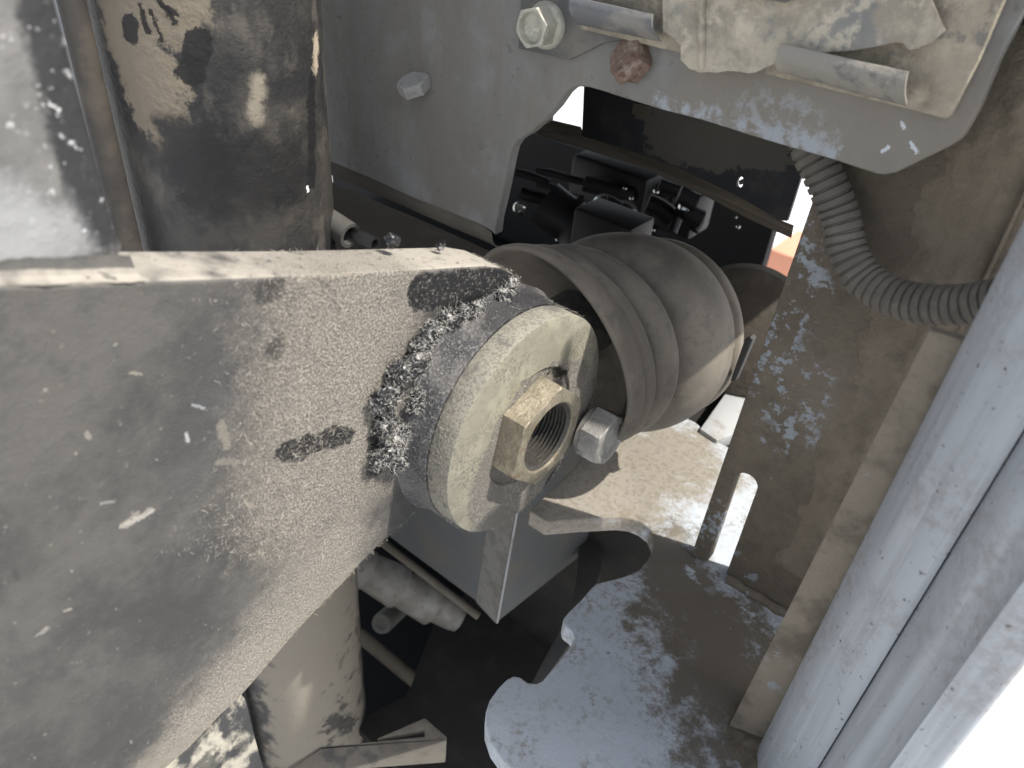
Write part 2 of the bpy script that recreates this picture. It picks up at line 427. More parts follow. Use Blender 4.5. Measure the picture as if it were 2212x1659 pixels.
lo = [(300,205), (575,270), (590,322), (880,412), (1250,548), (1660,745), (1900,890), (2000,930), (1985,985), (1700,860), (1400,700), (1000,520), (600,390), (300,300), (255,270)]
V = plist(10, lo, Y=YG+.004)
za = at(zp(10,1250,560), Y=YG+.006).z
V2 = []
for i, pnt in enumerate(lo):
    V2.append(at(zp(10,pnt[0],pnt[1]-16), Y=YG+.0035) if i < 8 else at(zp(10,*pnt), Y=YG+.05))
prism('lower_flange', V2, (0, .001, -.002), M_FLG, gd, 0)
prism('square_tab', plist(10, [(925,90), (1045,120), (1032,188), (912,170)], Y=YG-.004), (0,.003,0), M_FLG, gd, .0004)
prism('hole_peg', plist(10, [(1630,615), (1665,615), (1660,640), (1632,645)], Y=YG+.02), (0,.01,0), M_BOLT, gd, .0004)
m = Mat('brown_dusty_tab', (.16, .14, .115), .9); M_TAB = m.done()
prism('corner_tab', plist(10, [(370,158), (365,215), (330,238), (285,252), (250,270), (300,205)], Y=YG-.05), (0,.004,0), M_TAB, gd, .0004)

eng = thing('engine_block', W(-.35, .9, -.9), 'dark engine parts deep inside the panel window', 'engine')
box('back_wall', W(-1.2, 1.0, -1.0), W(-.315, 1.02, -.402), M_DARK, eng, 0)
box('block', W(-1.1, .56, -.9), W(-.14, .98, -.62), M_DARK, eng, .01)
box('shade_cover', W(-1.3, .352, -.045), W(-.012, 1.5, -.04), M_DARK, eng, 0)  # unseen cover added to keep sun off the bay and the boot
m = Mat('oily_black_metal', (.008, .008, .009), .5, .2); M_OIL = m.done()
m = Mat('shiny_bolt_steel', (.45, .46, .44), .18, 1.0); M_SHINE = m.done()
def eb(z, x, y, d): return at(zp(z,x,y), d=d)
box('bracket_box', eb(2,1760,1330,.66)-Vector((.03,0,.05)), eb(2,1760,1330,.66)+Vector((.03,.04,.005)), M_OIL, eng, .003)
for x, y, r in ((735,795,.012), (870,840,.012), (1270,790,.006), (575,740,.004), (165,800,.006)):
    c = eb(10, x, y, .72)
    lathe('stud_head', c, (.3,-.8,.5), [(0,r), (r*.5,r), (r*.9,r*.7), (r*1.05,0)], M_SHINE if r > .005 else M_OIL, eng, 20)
sweep('coolant_hose', catmull([eb(10,x,y,.74) for x, y in ((330,760), (420,830), (520,900), (570,980), (600,1100))]), .022, M_OIL, eng, 16)
box('valve_cover', eb(10,740,640,.85)-Vector((.05,0,.03)), eb(10,740,640,.85)+Vector((.05,.05,.02)), M_OIL, eng, .006)
box('valve_cover', eb(10,1010,740,.85)-Vector((.06,0,.03)), eb(10,1010,740,.85)+Vector((.06,.05,.02)), M_OIL, eng, .006)
for x0, y0, x1, y1 in ((1240,760,1180,960), (1380,840,1330,950), (1180,740,1150,820)):
    sweep('fuel_line', [eb(10,x0,y0,.8), eb(10,(x0+x1)/2+8,(y0+y1)/2,.8), eb(10,x1,y1,.8)], .006, M_OIL, eng, 10)
for k in range(11):
    x0, y0 = random.uniform(130, 1500), random.uniform(520, 900)
    pts_ = [eb(10, x0+i*(30+9*k), y0+i*(18+6*(k%4))+random.uniform(-9,9), .70+.015*k) for i in range(4)]
    sweep('wiring_hose', catmull(pts_, 6), random.choice((.004,.006,.009)), M_OIL, eng, 10)
for k in range(14):
    c = eb(10, random.uniform(140,1650), random.uniform(640,1010), random.uniform(.72,.85)); r = random.uniform(.0015,.0035)
    lathe('small_stud', c, (.3,-.8,.5), [(0,r), (r*.6,r), (r,r*.6), (r*1.1,0)], M_SHINE, eng, 10)
m = Mat('brown_axle_housing', (.055, .047, .037), .85).N_((.09,.078,.06), 30, .45, .7, .8); m.h(m.noise(90), 1); M_AX = m.done(.002)
lathe('round_cover', eb(4,1990,560,.68), (.25,-.8,.45), [(-.05,.06), (0,.06), (.012,.055), (.018,.045), (.02,0)], M_AX, eng, 48)

# barrier seen far behind through the gap
M_WHITE = Mat('white_barrier_paint', (.75, .75, .73), .6).done(); M_ORANGE = Mat('orange_barrier_paint', (.75, .34, .22), .6).done()
bp = at((1690,520), Z=-1.12); bp.z = 0
br = thing('road_barrier', bp, 'low orange and white barrier block on the ground behind the machine', 'barrier')
dx = Vector((.30,.1,0))
box('white_end', bp+Vector((-.16,-.12,0)), bp+Vector((-.005,.12,.14)), M_WHITE, br, .01)
box('orange_end', bp+Vector((.005,-.12,0)), bp+Vector((.26,.12,.14)), M_ORANGE, br, .01)

# ================================================================== BRACKET: upright plate and base plate
m = Mat('muddy_grey_paint', (.15, .126, .094), .9)
m.N_((.20, .17, .128), 22, .30, .75, .85, detail=11, nr=.7).N_((.095, .082, .065), 120, .42, .75, .6, off=6, detail=9, nr=.7)
q = lambda x, y: at(zp(8,x,y), Y=YW)
m.mix(m.cap(q(620,360), q(690,520), .020, soft=1.6, ragged=.5), (.24, .205, .16), .75)
chip = m.ramp(m.noise(130, detail=11, nr=.72), .52, .58)
m.mix(m.math('MULTIPLY', m.cap(q(470,170), q(540,470), .021, soft=1.0, ragged=.7), chip), (.37, .405, .44), .95)
m.mix(m.math('MULTIPLY', m.cap(at(zp(3,930,1090),Y=YW), at(zp(3,960,1560),Y=YW), .012, soft=.8, ragged=.8), chip), (.37, .405, .44), .9)
m.mix(m.math('MULTIPLY', m.cap(q(170,880), q(360,760), .012, soft=.8, ragged=.8), chip), (.35, .385, .42), .9)
m.N_((.36, .40, .44), 42, .675, .70, .8, off=2, detail=10)
m.h(m.noise(75, detail=12, nr=.68, st=(1,1,1.8)), 1.3).h(m.noise(420, detail=6, nr=.7), .6); M_MUD = m.done(.0026)
m = Mat('crusted_dirt', (.185, .155, .115), .92)
m.N_((.26, .222, .168), 24, .35, .72, .85, detail=11, nr=.7).N_((.12, .105, .083), 90, .45, .75, .6, off=6, detail=10, nr=.7)
m.h(m.noise(60, detail=12, nr=.68), 1.6).h(m.noise(400, detail=6, nr=.7), .4); M_CRUST = m.done(.003)

br2 = thing('mounting_bracket', W(-.1, YW, ZH), 'mud covered grey bracket with a slotted upright plate on a base plate', 'bracket')
# upright plate with an open slot at its foot
xl = -.107
def up(zx, zy): return at(zp(4,zx,zy), Y=YW)
s_tl, s_bl, s_tr = up(1950,1215), up(1740,1620), up(1975,1260)
zb = ZH+CAMZ+.0
slot = [up(1800,1640), up(1745,1600), up(1925,1235)]
xs0 = xl+.0115; xs1 = xs0+.0145
ztop = up(1960,1220).z
pl = [Vector((xl, YW, zb+.002)), Vector((xs0, YW, zb+.002))]
cxm = (xs0+xs1)/2; rr = (xs1-xs0)/2
for i in range(9):
    t = math.pi*(1-i/8); pl.append(Vector((cxm+rr*math.cos(t), YW, ztop-rr+rr*math.sin(t))))
pl += [Vector((xs1, YW, zb+.002)), Vector((.02, YW, zb+.002)), Vector((.02, YW, CAMZ+.10)), Vector((xl+.012, YW, CAMZ+.10)), Vector((xl+.005, YW, CAMZ-.09))]
prism('upright_plate', pl, (0, .011, 0), M_MUD, br2, .001)
# base plate
m = Mat('worn_blue_grey_paint', BLUE, .55)
zz = lambda x, y: at(zp(7,x,y), Z=ZH)
m.N_((.46, .50, .55), 40, .5, .7, .6)
grime = m.math('MULTIPLY', m.ramp(m.noise(34, detail=6), .38, .62), m.ramp(m.noise(260, detail=8, nr=.72), .46, .60))
m.mix(grime, (.225, .205, .175), .8, .85)
m.mix(m.cap(zz(1750,420), zz(2100,900), .030, soft=.9, ragged=.6), (.125, .108, .085), .96, .9)
m.mix(m.cap(zz(2100,900), zz(2350,1500), .040, soft=.8, ragged=.6), (.13, .112, .088), .96, .9)
m.mix(m.cap(zz(1100,150), zz(1800,-150), .050, soft=.7, ragged=.4, rs=40), (.23, .20, .155), .88, .9)
m.mix(m.math('MULTIPLY', m.cap(zz(1100,150), zz(1800,-150), .050, soft=.7, ragged=.4, rs=40), m.ramp(m.noise(300, detail=8, nr=.75), .48, .60)), (.15, .13, .10), .6)
m.mix(m.math('MULTIPLY', m.cap(zz(2200,600), zz(2400,700), .02, ragged=.9), m.ramp(m.noise(60, detail=8, off=5), .55, .6)), (.38,.42,.46), .9)
m.N_((.15, .09, .07), 140, .70, .73, .8, off=4)
m.N_((.62, .65, .68), 260, .70, .74, .7, off=8)
m.h(m.noise(80, detail=9), .6).h(m.noise(500, detail=5), .2); M_BASE = m.done(.0016)
b1 = [(1010,165), (1110,228), (1300,212), (1530,200), (1600,208), (1660,232), (1710,270), (1738,330), (1728,400), (1690,455), (1640,510), (1560,545), (1400,585), (1370,610), (1320,670), (1230,760), (1206,790), (1212,830),
      (1255,862), (1275,900), (1245,955), (1170,1050), (1085,1150), (1050,1166), (1000,1160), (960,1130), (920,1120), (880,1140), (830,1190), (780,1260), (757,1330), (757,1420), (790,1520), (850,1605), (960,1720), (1150,1850)]
poly = [zz(*p) for p in b1] + [W(.035, -.02, ZH), W(.04, .30, ZH), W(.04, .50, ZH), at(zp(4,1868,1088), Z=ZH), at(zp(4,1770,998), Z=ZH), at(zp(4,1560,900), Z=ZH), at(zp(4,1400,1000), Z=ZH)]
prism('base_plate', poly, (0, 0, -.0145), M_BASE, br2, .0013, 3)
m = Mat('pale_grey_plate', (.36, .37, .375), .6).N_((.24,.22,.19), 50, .5, .66, .8); M_PALE = m.done()
prism('rear_tab', [at(zp(4,*p), Z=ZH+.004) for p in ((1790,1030), (1925,840), (2080,870), (2080,1010), (1872,1085))], (0,0,-.012), M_PALE, br2, .001)
# rod-like dark slot piece beside the boot
m = Mat('dark_strip_steel', (.05, .05, .05), .7); M_STRIP = m.done()
prism('dark_strip', [at(zp(4,*p), Y=YW+.05) for p in ((2005,600), (2030,585), (2045,600), (1960,800), (1935,800))], (0,.006,0), M_STRIP, br2, .0005)
# weld fillet along the foot of the upright plate
V = [Vector((xs1+.002+i*.006, YW-.0015+.0008*math.sin(i*1.9), zb+.001)) for i in range(16)]
sweep('weld_bead', V, lambda i, s: .0036+.0007*math.sin(i*2.3), M_MUD, br2, 10)

# dirt covered rear wall to the right
bw = thing('rear_body_wall', W(.12, YW, -.3), 'body wall caked with brown dried mud beside the corrugated hose', 'wall')
bm = bmesh.new(); bmesh.ops.create_grid(bm, x_segments=90, y_segments=260, size=.5)
X0, X1, Z0, Z1 = -.070, .06, -.36, .10
for v in bm.verts:
    u_, w_ = v.co.x+.5, v.co.y+.5
    p = Vector((X0+(X1-X0)*u_, YW-.001, CAMZ+Z0+(Z1-Z0)*w_))
    f = min(1, max(0, (p.x+.066)/.035)); p.y += .0022*(1-f)
    d_ = .0036*(mnoise.fractal(p*34, 1.0, 2.1, 7)+.2)+.004*max(0, mnoise.fractal(p*55, .9, 2.2, 5)-.12)
    lump = max(0, mnoise.noise(p*19+Vector((3,1,7))))
    v.co = p-Vector((0, f*(max(0, d_)+.0045*lump*lump*2)+.0004*f, 0))
linkbm('mud_crust', bm, M_CRUST, bw, 180)
box('sun_blocker_wall', W(.0605, YW-.001, -.27), W(.12, YW+.006, .08), M_CRUST, bw, .001)  # out-of-view slabs added to keep sun off the base plate
box('sun_blocker_wall', W(.1205, YW-.001, -.27), W(.34, YW+.006, .29), M_CRUST, bw, .001)
prism('seam_strip', [at(p, Y=YW-.0045) for p in ((2250,330), (2258,336), (2078,722), (2068,716))], (0, .004, 0), M_CRUST, bw, .0008)

# ================================================================== MAST UPRIGHT (rails at the right)
m = Mat('blue_grey_rail_paint', (.35, .372, .40), .42, 0, .5)
m.N_((.42, .44, .465), 16, .45, .7, .7, st=(2, 2, .25))
stn = m.math('MULTIPLY', m.ramp(m.noise(20, detail=6), .46, .62), m.ramp(m.noise(190, detail=10, nr=.75), .42, .60))
m.mix(stn, (.24, .226, .20), .55, .8)
m.N_((.25, .23, .195), 75, .60, .70, .55, .85, off=5, detail=12, nr=.72)
m.N_((.26, .27, .285), 70, .48, .66, .5, st=(3,3,.12), off=6, detail=8)
m.N_((.46, .48, .51), 120, .56, .68, .5, st=(3,3,.1), off=16, detail=8)
m.N_((.085, .06, .055), 330, .655, .69, .85, .8, detail=5)
m.N_((.33, .17, .10), 50, .735, .76, .6, .8, off=11)
m.h(m.noise(60, detail=8), .5); M_RAIL = m.done(.0012)
mast = thing('mast_upright', W(.03, .25, -.6), 'blue grey painted mast upright of two rounded vertical rails', 'mast upright')
ZLO, ZHI = -.75, -.02
def vprism(name, sec, mat, z0=ZLO, z1=ZHI, smooth=50, par=mast):
    V = [W(x, y, z0) for x, y in sec] + [W(x, y, z1) for x, y in sec]; n = len(sec)
    F = [[i, (i+1) % n, n+(i+1) % n, n+i] for i in range(n)] + [list(range(n))[::-1], list(range(n, 2*n))]
    return link(name, V, F, mat, par, smooth)
def xy(p, Y):
    v = at(p, Y=Y); return (v.x, v.y)
rl = xy((1664,1564), .272)     # left edge of rail 1
gr = xy((1779,1634), .257)     # groove
rr2 = xy((2040,1659), .226)    # right edge of rail 2
def arc(c, r, a0, a1, n=10): return [(c[0]+r*math.cos(math.radians(a0+(a1-a0)*i/n)), c[1]+r*math.sin(math.radians(a0+(a1-a0)*i/n))) for i in range(n+1)]
w1 = gr[0]-rl[0]
def r1(u):
    d = 1-abs(2*u-1)**2.6
    e = 0 if u < .5 else .0065*((u-.5)*2)**2
    return (rl[0]+(gr[0]-rl[0])*u, rl[1]+(gr[1]-rl[1])*u-.0105*d-e)
sec1 = [r1(i/18) for i in range(19)] + [(gr[0], gr[1]+.03), (rl[0], rl[1]+.03)]
vprism('inner_rail', sec1, M_RAIL)
g2 = gr[1]-.0060
sec2 = [(gr[0]+.0006, gr[1]+.03), (gr[0]+.0006, g2), (gr[0]+.0030, g2-.0052), (gr[0]+.0060, g2-.0102), (gr[0]+.0082, g2-.0128), (gr[0]+.0105, g2-.0144), (gr[0]+.0135, g2-.0154), (rr2[0]-.014, rr2[1]-.0026), (rr2[0]-.006, rr2[1]-.0016)] + arc((rr2[0]-.003, rr2[1]+.0015), .003, -95, 0, 6) + [(rr2[0], rr2[1]+.04)]
vprism('outer_rail', sec2, M_RAIL)
m = Mat('brown_dusty_flange_paint', (.29, .25, .195), .9)
m.N_((.15, .13, .10), 40, .45, .66, .85, detail=9).N_((.38, .34, .28), 30, .56, .68, .8, off=4).N_((.34, .37, .40), 60, .63, .68, .8, off=9)
m.h(m.noise(55, detail=10, nr=.7), 2.2).h(m.noise(400), .2); M_SFL = m.done(.003)
sl = xy((1585,1545), .276)
sf = vprism('side_flange', [(sl[0], sl[1]), (rl[0]+.004, rl[1]+.006), (rl[0]+.004, rl[1]+.010), (sl[0], sl[1]+.004)], M_SFL, ZH, at((2016,716), Y=sl[1]).z-CAMZ)
zt = max(v.co.z for v in sf.data.vertices)
for v in sf.data.vertices:
    if v.co.z > zt-.001 and v.co.x+sf.parent.location.x < (sl[0]+rl[0])/2: v.co.x += .0070
# dirt heaped at the foot of the rails
bm = bmesh.new(); bmesh.ops.create_grid(bm, x_segments=70, y_segments=60, size=.5)
ca = at((1690,1580), Z=ZH)
for v in bm.verts:
    u_, w_ = v.co.x*2, v.co.y*2
    p = Vector((ca.x+.030*u_, ca.y-.004+.034*w_, 0)); rr_ = math.hypot(u_, w_)
    hgt = max(0, 1-rr_**2)*.012*(.6+.9*mnoise.fractal(Vector((p.x, p.y, .3))*60, 1, 2, 4))
    v.co = Vector((p.x, p.y, ZH+CAMZ-.0008+max(0, hgt)))
linkbm('heaped_dirt', bm, M_MUD, br2, 180)

# ================================================================== CORRUGATED HOSE
m = Mat('dusty_corrugated_plastic', (.105, .096, .083), .85).N_((.15, .136, .115), 60, .42, .66, .8).N_((.09,.08,.07), 120, .58, .7, .6, off=3)
m.h(m.noise(600, detail=4), .4); M_HOSE = m.done(.0008)
hp = [((1000,690),.362), ((1020,770),.3605), ((1060,850),.3595), ((1110,960),.3585), ((1148,1060),.358), ((1172,1150),.3565), ((1188,1235),.355), ((1222,1325),.353), ((1295,1415),.351), ((1405,1482),.348), ((1540,1522),.345), ((1720,1535),.341), ((1900,1515),.337), ((2060,1480),.333)]
path = catmull([at(zp(3,*p), Y=y) for p, y in hp], 60)
PIT = .0043
def hrad(i, s):
    t = (s % PIT)/PIT
    r = .0088 if t < .72 else .0076
    if t > .66 and t < .72 or t > .94: r = .0083
    fade = min(1, max(0, (s-.150)/.03))   # the far end of the hose is nearly smooth
    return r*(1-fade)+(.0091-.0004*(t > .72))*fade
hose = sweep('corrugated_hose', path, hrad, M_HOSE, None, 28, True, 30)
tag(hose, 'dusty grey corrugated plastic hose curving from behind the panel', 'hose')

# ================================================================== HYDRAULIC POST
m = Mat('black_cylinder_paint', (.024, .024, .025), .5)
zc1 = lambda x, y: at(zp(1,x,y), d=.44)
AXP = at((520,530), d=.50)
PR = 201*.50/FPX
def onpost(z, x, y):
    r = ray(*zp(z,x,y)); a = r.x**2+r.y**2; b = -2*(r.x*AXP.x+r.y*AXP.y); c = AXP.x**2+AXP.y**2-PR*PR
    disc = b*b-4*a*c; t = (-b-math.sqrt(max(0, disc)))/(2*a); v = r*t; return Vector((v.x, v.y, v.z+CAMZ))
P1 = lambda x, y: onpost(1, x, y)
m.N_((.062, .058, .052), 18, .40, .62, .8, detail=10, nr=.68)
m.N_((.13, .118, .10), 60, .52, .68, .5, off=4, st=(1,1,.5), detail=9)
fine = m.noise(300, detail=4)
m.mix(m.cap(P1(760,250), P1(960,700), .0185, soft=.35, ragged=.45), (.225, .19, .145), .92, .95)
m.mix(m.cap(P1(700,0), P1(1000,60), .017, soft=.35, ragged=.4), (.20, .17, .13), .9, .95)
m.mix(m.cap(P1(1530,480), P1(1520,680), .0042, soft=1.3, ragged=.5), (.30, .265, .21), .75)
m.mix(m.cap(P1(1880,250), P1(1870,400), .004, soft=.7, ragged=.6), (.46, .39, .30), .9)  # bright brown patch: sunlight on the right edge, painted into the colour
m.mix(m.cap(P1(1935,380), P1(1965,900), .0022, soft=.8, ragged=.6), (.36, .31, .25), .8)  # pale line down the right edge paints the light it catches
m.mix(m.cap(P1(1180,240), P1(1130,430), .0065, soft=.2, ragged=.3), BLK, .95, .6)
m.mix(m.cap(P1(770,150), P1(775,215), .0045, soft=.25, ragged=.5), BLK, .95, .6)
m.mix(m.cap(P1(1120,860), P1(1180,1080), .017, soft=.8, ragged=.5), (.014,.014,.016), .92, .55)
m.mix(m.cap(P1(1660,520), P1(1820,480), .0085, soft=1.0, ragged=.7), (.018,.018,.02), .8, .6)
m.mix(m.cap(P1(1850,480), P1(1850,1080), .0038, soft=.4, ragged=.6), (.012,.012,.013), .9, .6)
m.mix(m.cap(P1(1100,1180), P1(1740,1170), .0045, soft=.8, ragged=.9), (.014,.014,.015), .85, .6)
m.mix(m.cap(P1(1300,1050), P1(1700,1000), .024, soft=1.1, ragged=.45), (.016,.016,.017), .8, .5)
for (x0,y0,x1,y1) in ((830,30,880,190), (890,60,960,230), (940,0,1040,130), (960,30,1060,90)):
    m.mix(m.cap(P1(x0,y0), P1(x1,y1), .0014, soft=.6, ragged=.9, rs=200), BLK, .9)
m.C((.75,.75,.73), P1(1826,1112), P1(1830,1132), .0010, ragged=.6, rs=500)
# lower length: tan dust, scuffs
m.mix(m.cap(onpost(6,1400,600), onpost(6,1420,1200), .055, soft=.3, ragged=.25), (.25, .222, .178), .92, .9)
m.mix(m.math('MULTIPLY', m.cap(onpost(6,1560,500), onpost(6,1480,1100), .028, soft=.7, ragged=.6), m.ramp(m.noise(65, detail=9, nr=.7), .53, .60)), (.045, .045, .045), .8)
m.mix(m.cap(onpost(6,1440,1040), onpost(6,1530,1060), .009, soft=.5, ragged=.9, rs=120), (.03,.03,.03), .8)
m.h(m.noise(140, detail=8), .8).h(m.noise(420, detail=3), .3); M_POST = m.done(.0012)
zb_ = at((690,1800), d=.95).z
post = thing('hydraulic_post', Vector((AXP.x, AXP.y, .2)), 'thick vertical black cylinder streaked with brown dust', 'cylinder')
lathe('barrel', (AXP.x, AXP.y, .2), (0,0,1), [(0,PR*.96)] + [(.02+i*.05,PR) for i in range(24)] + [(1.25,PR), (1.25,0)], M_POST, post, 96)
r2 = PR*.28
rim = onpost(1, 1935, 700)
m = Mat('thin_brown_pipe', (.05, .045, .04), .7).N_((.085, .074, .06), 60, .45, .66, .7).N_((.03,.028,.026), 26, .5, .66, .8, off=3); M_PIPE = m.done()
pp = at((216,262), d=.40)
tp = lathe('hydraulic_pipe', (pp.x, pp.y, .45), (0,0,1), [(0,0), (0,.0065)] + [(i*.04,.0065) for i in range(1,24)] + [(.96,0)], M_PIPE, None, 24)
tag(tp, 'thin brown vertical pipe between the arm gusset and the black cylinder', 'pipe')
for i, (y0, y1) in enumerate(((640,690), (1075,1115))):
    pass
# pale plate glimpsed between pipe and cylinder, with two crossing bars
m = Mat('pale_grey_backing', (.27, .28, .285), .7).N_((.2,.19,.17), 20, .45, .66, .8); M_PB = m.done()
bpn = thing('pale_backing_sheet', W(-.5, .30, -.4), 'pale grey sheet glimpsed in the gap beside the thin brown pipe', 'sheet')
prism('sheet', [at(p, Y=.318) for p in ((-100,-120), (330,-120), (420,640), (150,640))], (0,.004,0), M_PB, bpn, 0)
for y0 in (640, 1080):
    prism('cross_bar', [at(zp(1,x,y), Y=.312) for x, y in ((560,y0-40), (900,y0+90), (905,y0+130), (560,y0))], (0,.005,0), M_PIPE if y0 > 900 else M_PALE, bpn, .0005)

# ================================================================== ARM
m = Mat('black_arm_paint', (.052, .051, .050), .6, 0, .22)
q5 = lambda x, y: at(zp(5,x,y), X=XARM)
q4 = lambda x, y: at(zp(4,x,y), X=XARM)
q6 = lambda x, y: at(zp(6,x,y), X=XARM)
m.N_((.098, .094, .087), 22, .36, .62, .85, detail=11, nr=.68)
m.N_((.055, .055, .055), 70, .52, .66, .55, off=5, detail=11, nr=.7)
m.mix(m.cap(q5(1330,300), q5(1080,900), .012, soft=1.6, ragged=.4), (.055,.055,.056), .7)
m.mix(m.cap(q5(1080,880), q5(1000,1200), .010, soft=1.8, ragged=.4), (.07,.07,.07), .5)
felt = m.ramp(m.noise(1050, detail=3, nr=.75), .46, .57)
dz = m.cap(q5(1760,350), q5(1660,1250), .036, soft=1.3, ragged=.25, rs=70)
m.mix(dz, (.20, .178, .15), .9, .95)
dz2 = m.cap(q6(1450,330), q6(950,1000), .021, soft=1.7, ragged=.3, rs=70)
m.mix(dz2, (.25, .225, .19), .85, .95)
dz3 = m.cap(q6(1500,450), q6(700,1243), .014, soft=1.3, ragged=.5)
m.mix(dz3, (.29, .26, .215), .7, .95)
m.mix(m.math('MULTIPLY', m.math('MAXIMUM', dz, dz2), felt), (.46, .43, .375), .75)
m.N_((.40, .375, .325), 420, .68, .73, .5, detail=4)
m.N_((.33, .30, .25), 110, .66, .72, .7, off=7, detail=9, nr=.7)
# wiped black patches
m.mix(m.cap(q4(460,370), q4(900,330), .0095, soft=.15, ragged=.35), (.014,.014,.016), .97, .8)
m.mix(m.math('MULTIPLY', m.cap(q4(460,370), q4(900,330), .0095, soft=.15, ragged=.35), m.ramp(m.noise(700, detail=4, nr=.75), .56, .62)), (.22,.21,.19), .7)
m.mix(m.cap(q5(1440,1120), q5(1720,1045), .0052, soft=.3, ragged=.5, rs=120), (.02,.02,.022), .95, .8)
m.mix(m.cap(q5(1380,600), q5(1400,560), .004, soft=.8, ragged=.6), (.035,.035,.035), .75)
m.mix(m.cap(q5(1330,320), q5(1400,260), .004, soft=.9, ragged=.6), (.03,.03,.03), .75)
# greasy black band round the boss
gpts = [q4(230,1200), q4(250,1000), q4(300,820), q4(420,640), q4(560,510), q4(720,440)]
for a_, b_ in zip(gpts, gpts[1:]):
    m.mix(m.cap(a_, b_, .0062, soft=.5, ragged=.5), (.012,.012,.013), .92, .3)
# scrapes to bright primer and tan
for (x0,y0,x1,y1,r,c) in ((640,1490,760,1415,.0022,(.50,.47,.42)), (610,1490,690,1430,.0018,(.45,.42,.36)), (935,1030,945,1068,.0012,(.85,.85,.85)), (970,885,1025,903,.0010,(.6,.62,.65)),
    (1110,980,1140,1090,.0030,(.36,.32,.26)), (1230,1370,1270,1400,.0022,(.45,.40,.32)), (655,725,710,730,.0008,(.55,.5,.4)), (1100,1170,1180,1180,.003,(.32,.29,.24)), (440,1030,450,1050,.0014,(.45,.40,.34)), (510,1380,570,1372,.001,(.45,.43,.4))):
    m.C(c, q5(x0,y0), q5(x1,y1), r*.5, k=.3, ragged=.9)
for (x0,y0,x1,y1,r,c) in ((530,190,660,130,.0018,(.48,.45,.40)), (60,380,80,420,.0012,(.02,.02,.02)), (200,640,170,660,.0016,(.5,.47,.42)), (280,560,310,550,.0008,(.6,.57,.45))):
    m.C(c, q6(x0,y0), q6(x1,y1), r*.5, k=.3, ragged=.9)
# dust lying on the top faces (faces that look up keep it)
geo = m.N.new('ShaderNodeNewGeometry'); sep = m.N.new('ShaderNodeSeparateXYZ'); m.L(geo.outputs['True Normal'], sep.inputs[0])
topm = m.ramp(sep.outputs['Z'], .45, .8)
m.mix(m.math('MULTIPLY', topm, m.ramp(m.noise(45, detail=8), .28, .55)), (.36, .33, .285), .9, .95)
m.mix(m.math('MULTIPLY', topm, m.ramp(m.noise(260, detail=5, off=3), .60, .68)), (.06, .06, .06), .7)
m.h(m.noise(1100, detail=2), .35).h(m.noise(130, detail=9), .9).h(m.math('MULTIPLY', m.math('MAXIMUM', dz, dz2), m.noise(700, detail=3, nr=.75)), 2.6); M_ARM = m.done(.0011)

arm = thing('loader_arm', at((560,1200), X=XARM), 'black painted steel arm end with felted dust around its pivot boss', 'arm')
top = [(-420,640), (0,616), (400,603), (720,592), (895,582), (1050,573)]
tops = [at(p, X=XARM) for p in top]
cb = Vector((XARM, C0.y, C0.z)); RB = .0615
endp = []
e0 = at((1050,573), X=XARM)
corner = [at(p, X=XARM) for p in ((1085,578), (1112,592), (1130,620), (1136,655))]
for t in (35, 15, -10, -35, -60, -85, -105): endp.append(cb+Vector((0, math.cos(math.radians(t)), math.sin(math.radians(t))))*.050)
lowz = [(1850,62), (1815,125), (1770,170), (1700,232), (1640,290), (1560,370), (1500,440), (1400,540), (1270,682), (1180,790), (1100,882), (1040,948), (960,1022), (830,1160), (730,1245), (480,1480), (-200,2100)]
lows = [at(zp(6,*p), X=XARM) for p in lowz]
AT = .026
prism('arm_plate', tops+corner+endp+lows+[at((-420,1700), X=XARM)], (-AT, 0, 0), M_ARM, arm, .0022, 4)
# rear gusset seen below the arm
m = Mat('black_white_scuffed', (.04, .04, .042), .6).N_((.42, .39, .32), 60, .46, .58, .9, detail=10, st=(1,1,.6)).N_((.03,.03,.03), 40, .55, .62, .8, off=6); m.h(m.noise(160, detail=8), 1.2); M_SCUF = m.done(.0015)
gz = [(700,1290), (800,1190), (1000,1000), (1068,938), (1085,990), (1110,1100), (1150,1245), (1190,1400), (700,1400)]
prism('lower_gusset', [at(zp(6,*p), X=XARM-.004) for p in gz], (-.010, 0, 0), M_SCUF, arm, .001)
# upper gusset welded on top
m = Mat('scuffed_gusset_paint', (.13, .127, .12), .5, 0, .4).N_((.22, .215, .205), 20, .40, .62, .8, detail=8)
XG = XARM-.006
g1 = lambda x, y: at(zp(1,x,y), X=XG)
m.mix(m.cap(g1(270,-60), g1(620,1350), .0072, soft=.5, ragged=.35), (.022, .022, .024), .93, .5)
m.N_((.62, .62, .61), 260, .62, .72, .7, detail=10, off=2)
m.mix(m.math('MULTIPLY', m.cap(g1(250,250), g1(560,1350), .012, soft=.8, ragged=.6), m.ramp(m.noise(300, detail=8, nr=.7), .60, .67)), (.8,.8,.79), .9)
m.mix(m.cap(g1(-100,1350), g1(150,1420), .012, soft=1.2, ragged=.5), (.33,.335,.34), .7)
m.h(m.noise(130, detail=8), 1.0); M_GUS = m.done(.0012)
gp = [(-500,-500), (330-90,-340), (335,0), (400,250), (480,560), (560,850), (640,1170), (700,1400), (745,1475), (700,1530), (-500,1620)]
prism('upper_gusset', [g1(*p) for p in gp], (-.016, 0, 0), M_GUS, arm, .0045, 5)
def armtop(y):
    for a, b in zip(tops, tops[1:]):
        if a.y <= y <= b.y: return a.z+(b.z-a.z)*(y-a.y)/(b.y-a.y)
    return tops[0].z
ya, yb = tops[0].y+.001, at(zp(1,742,1470), X=XG).y+.001
V = []; F = []; NW = 60
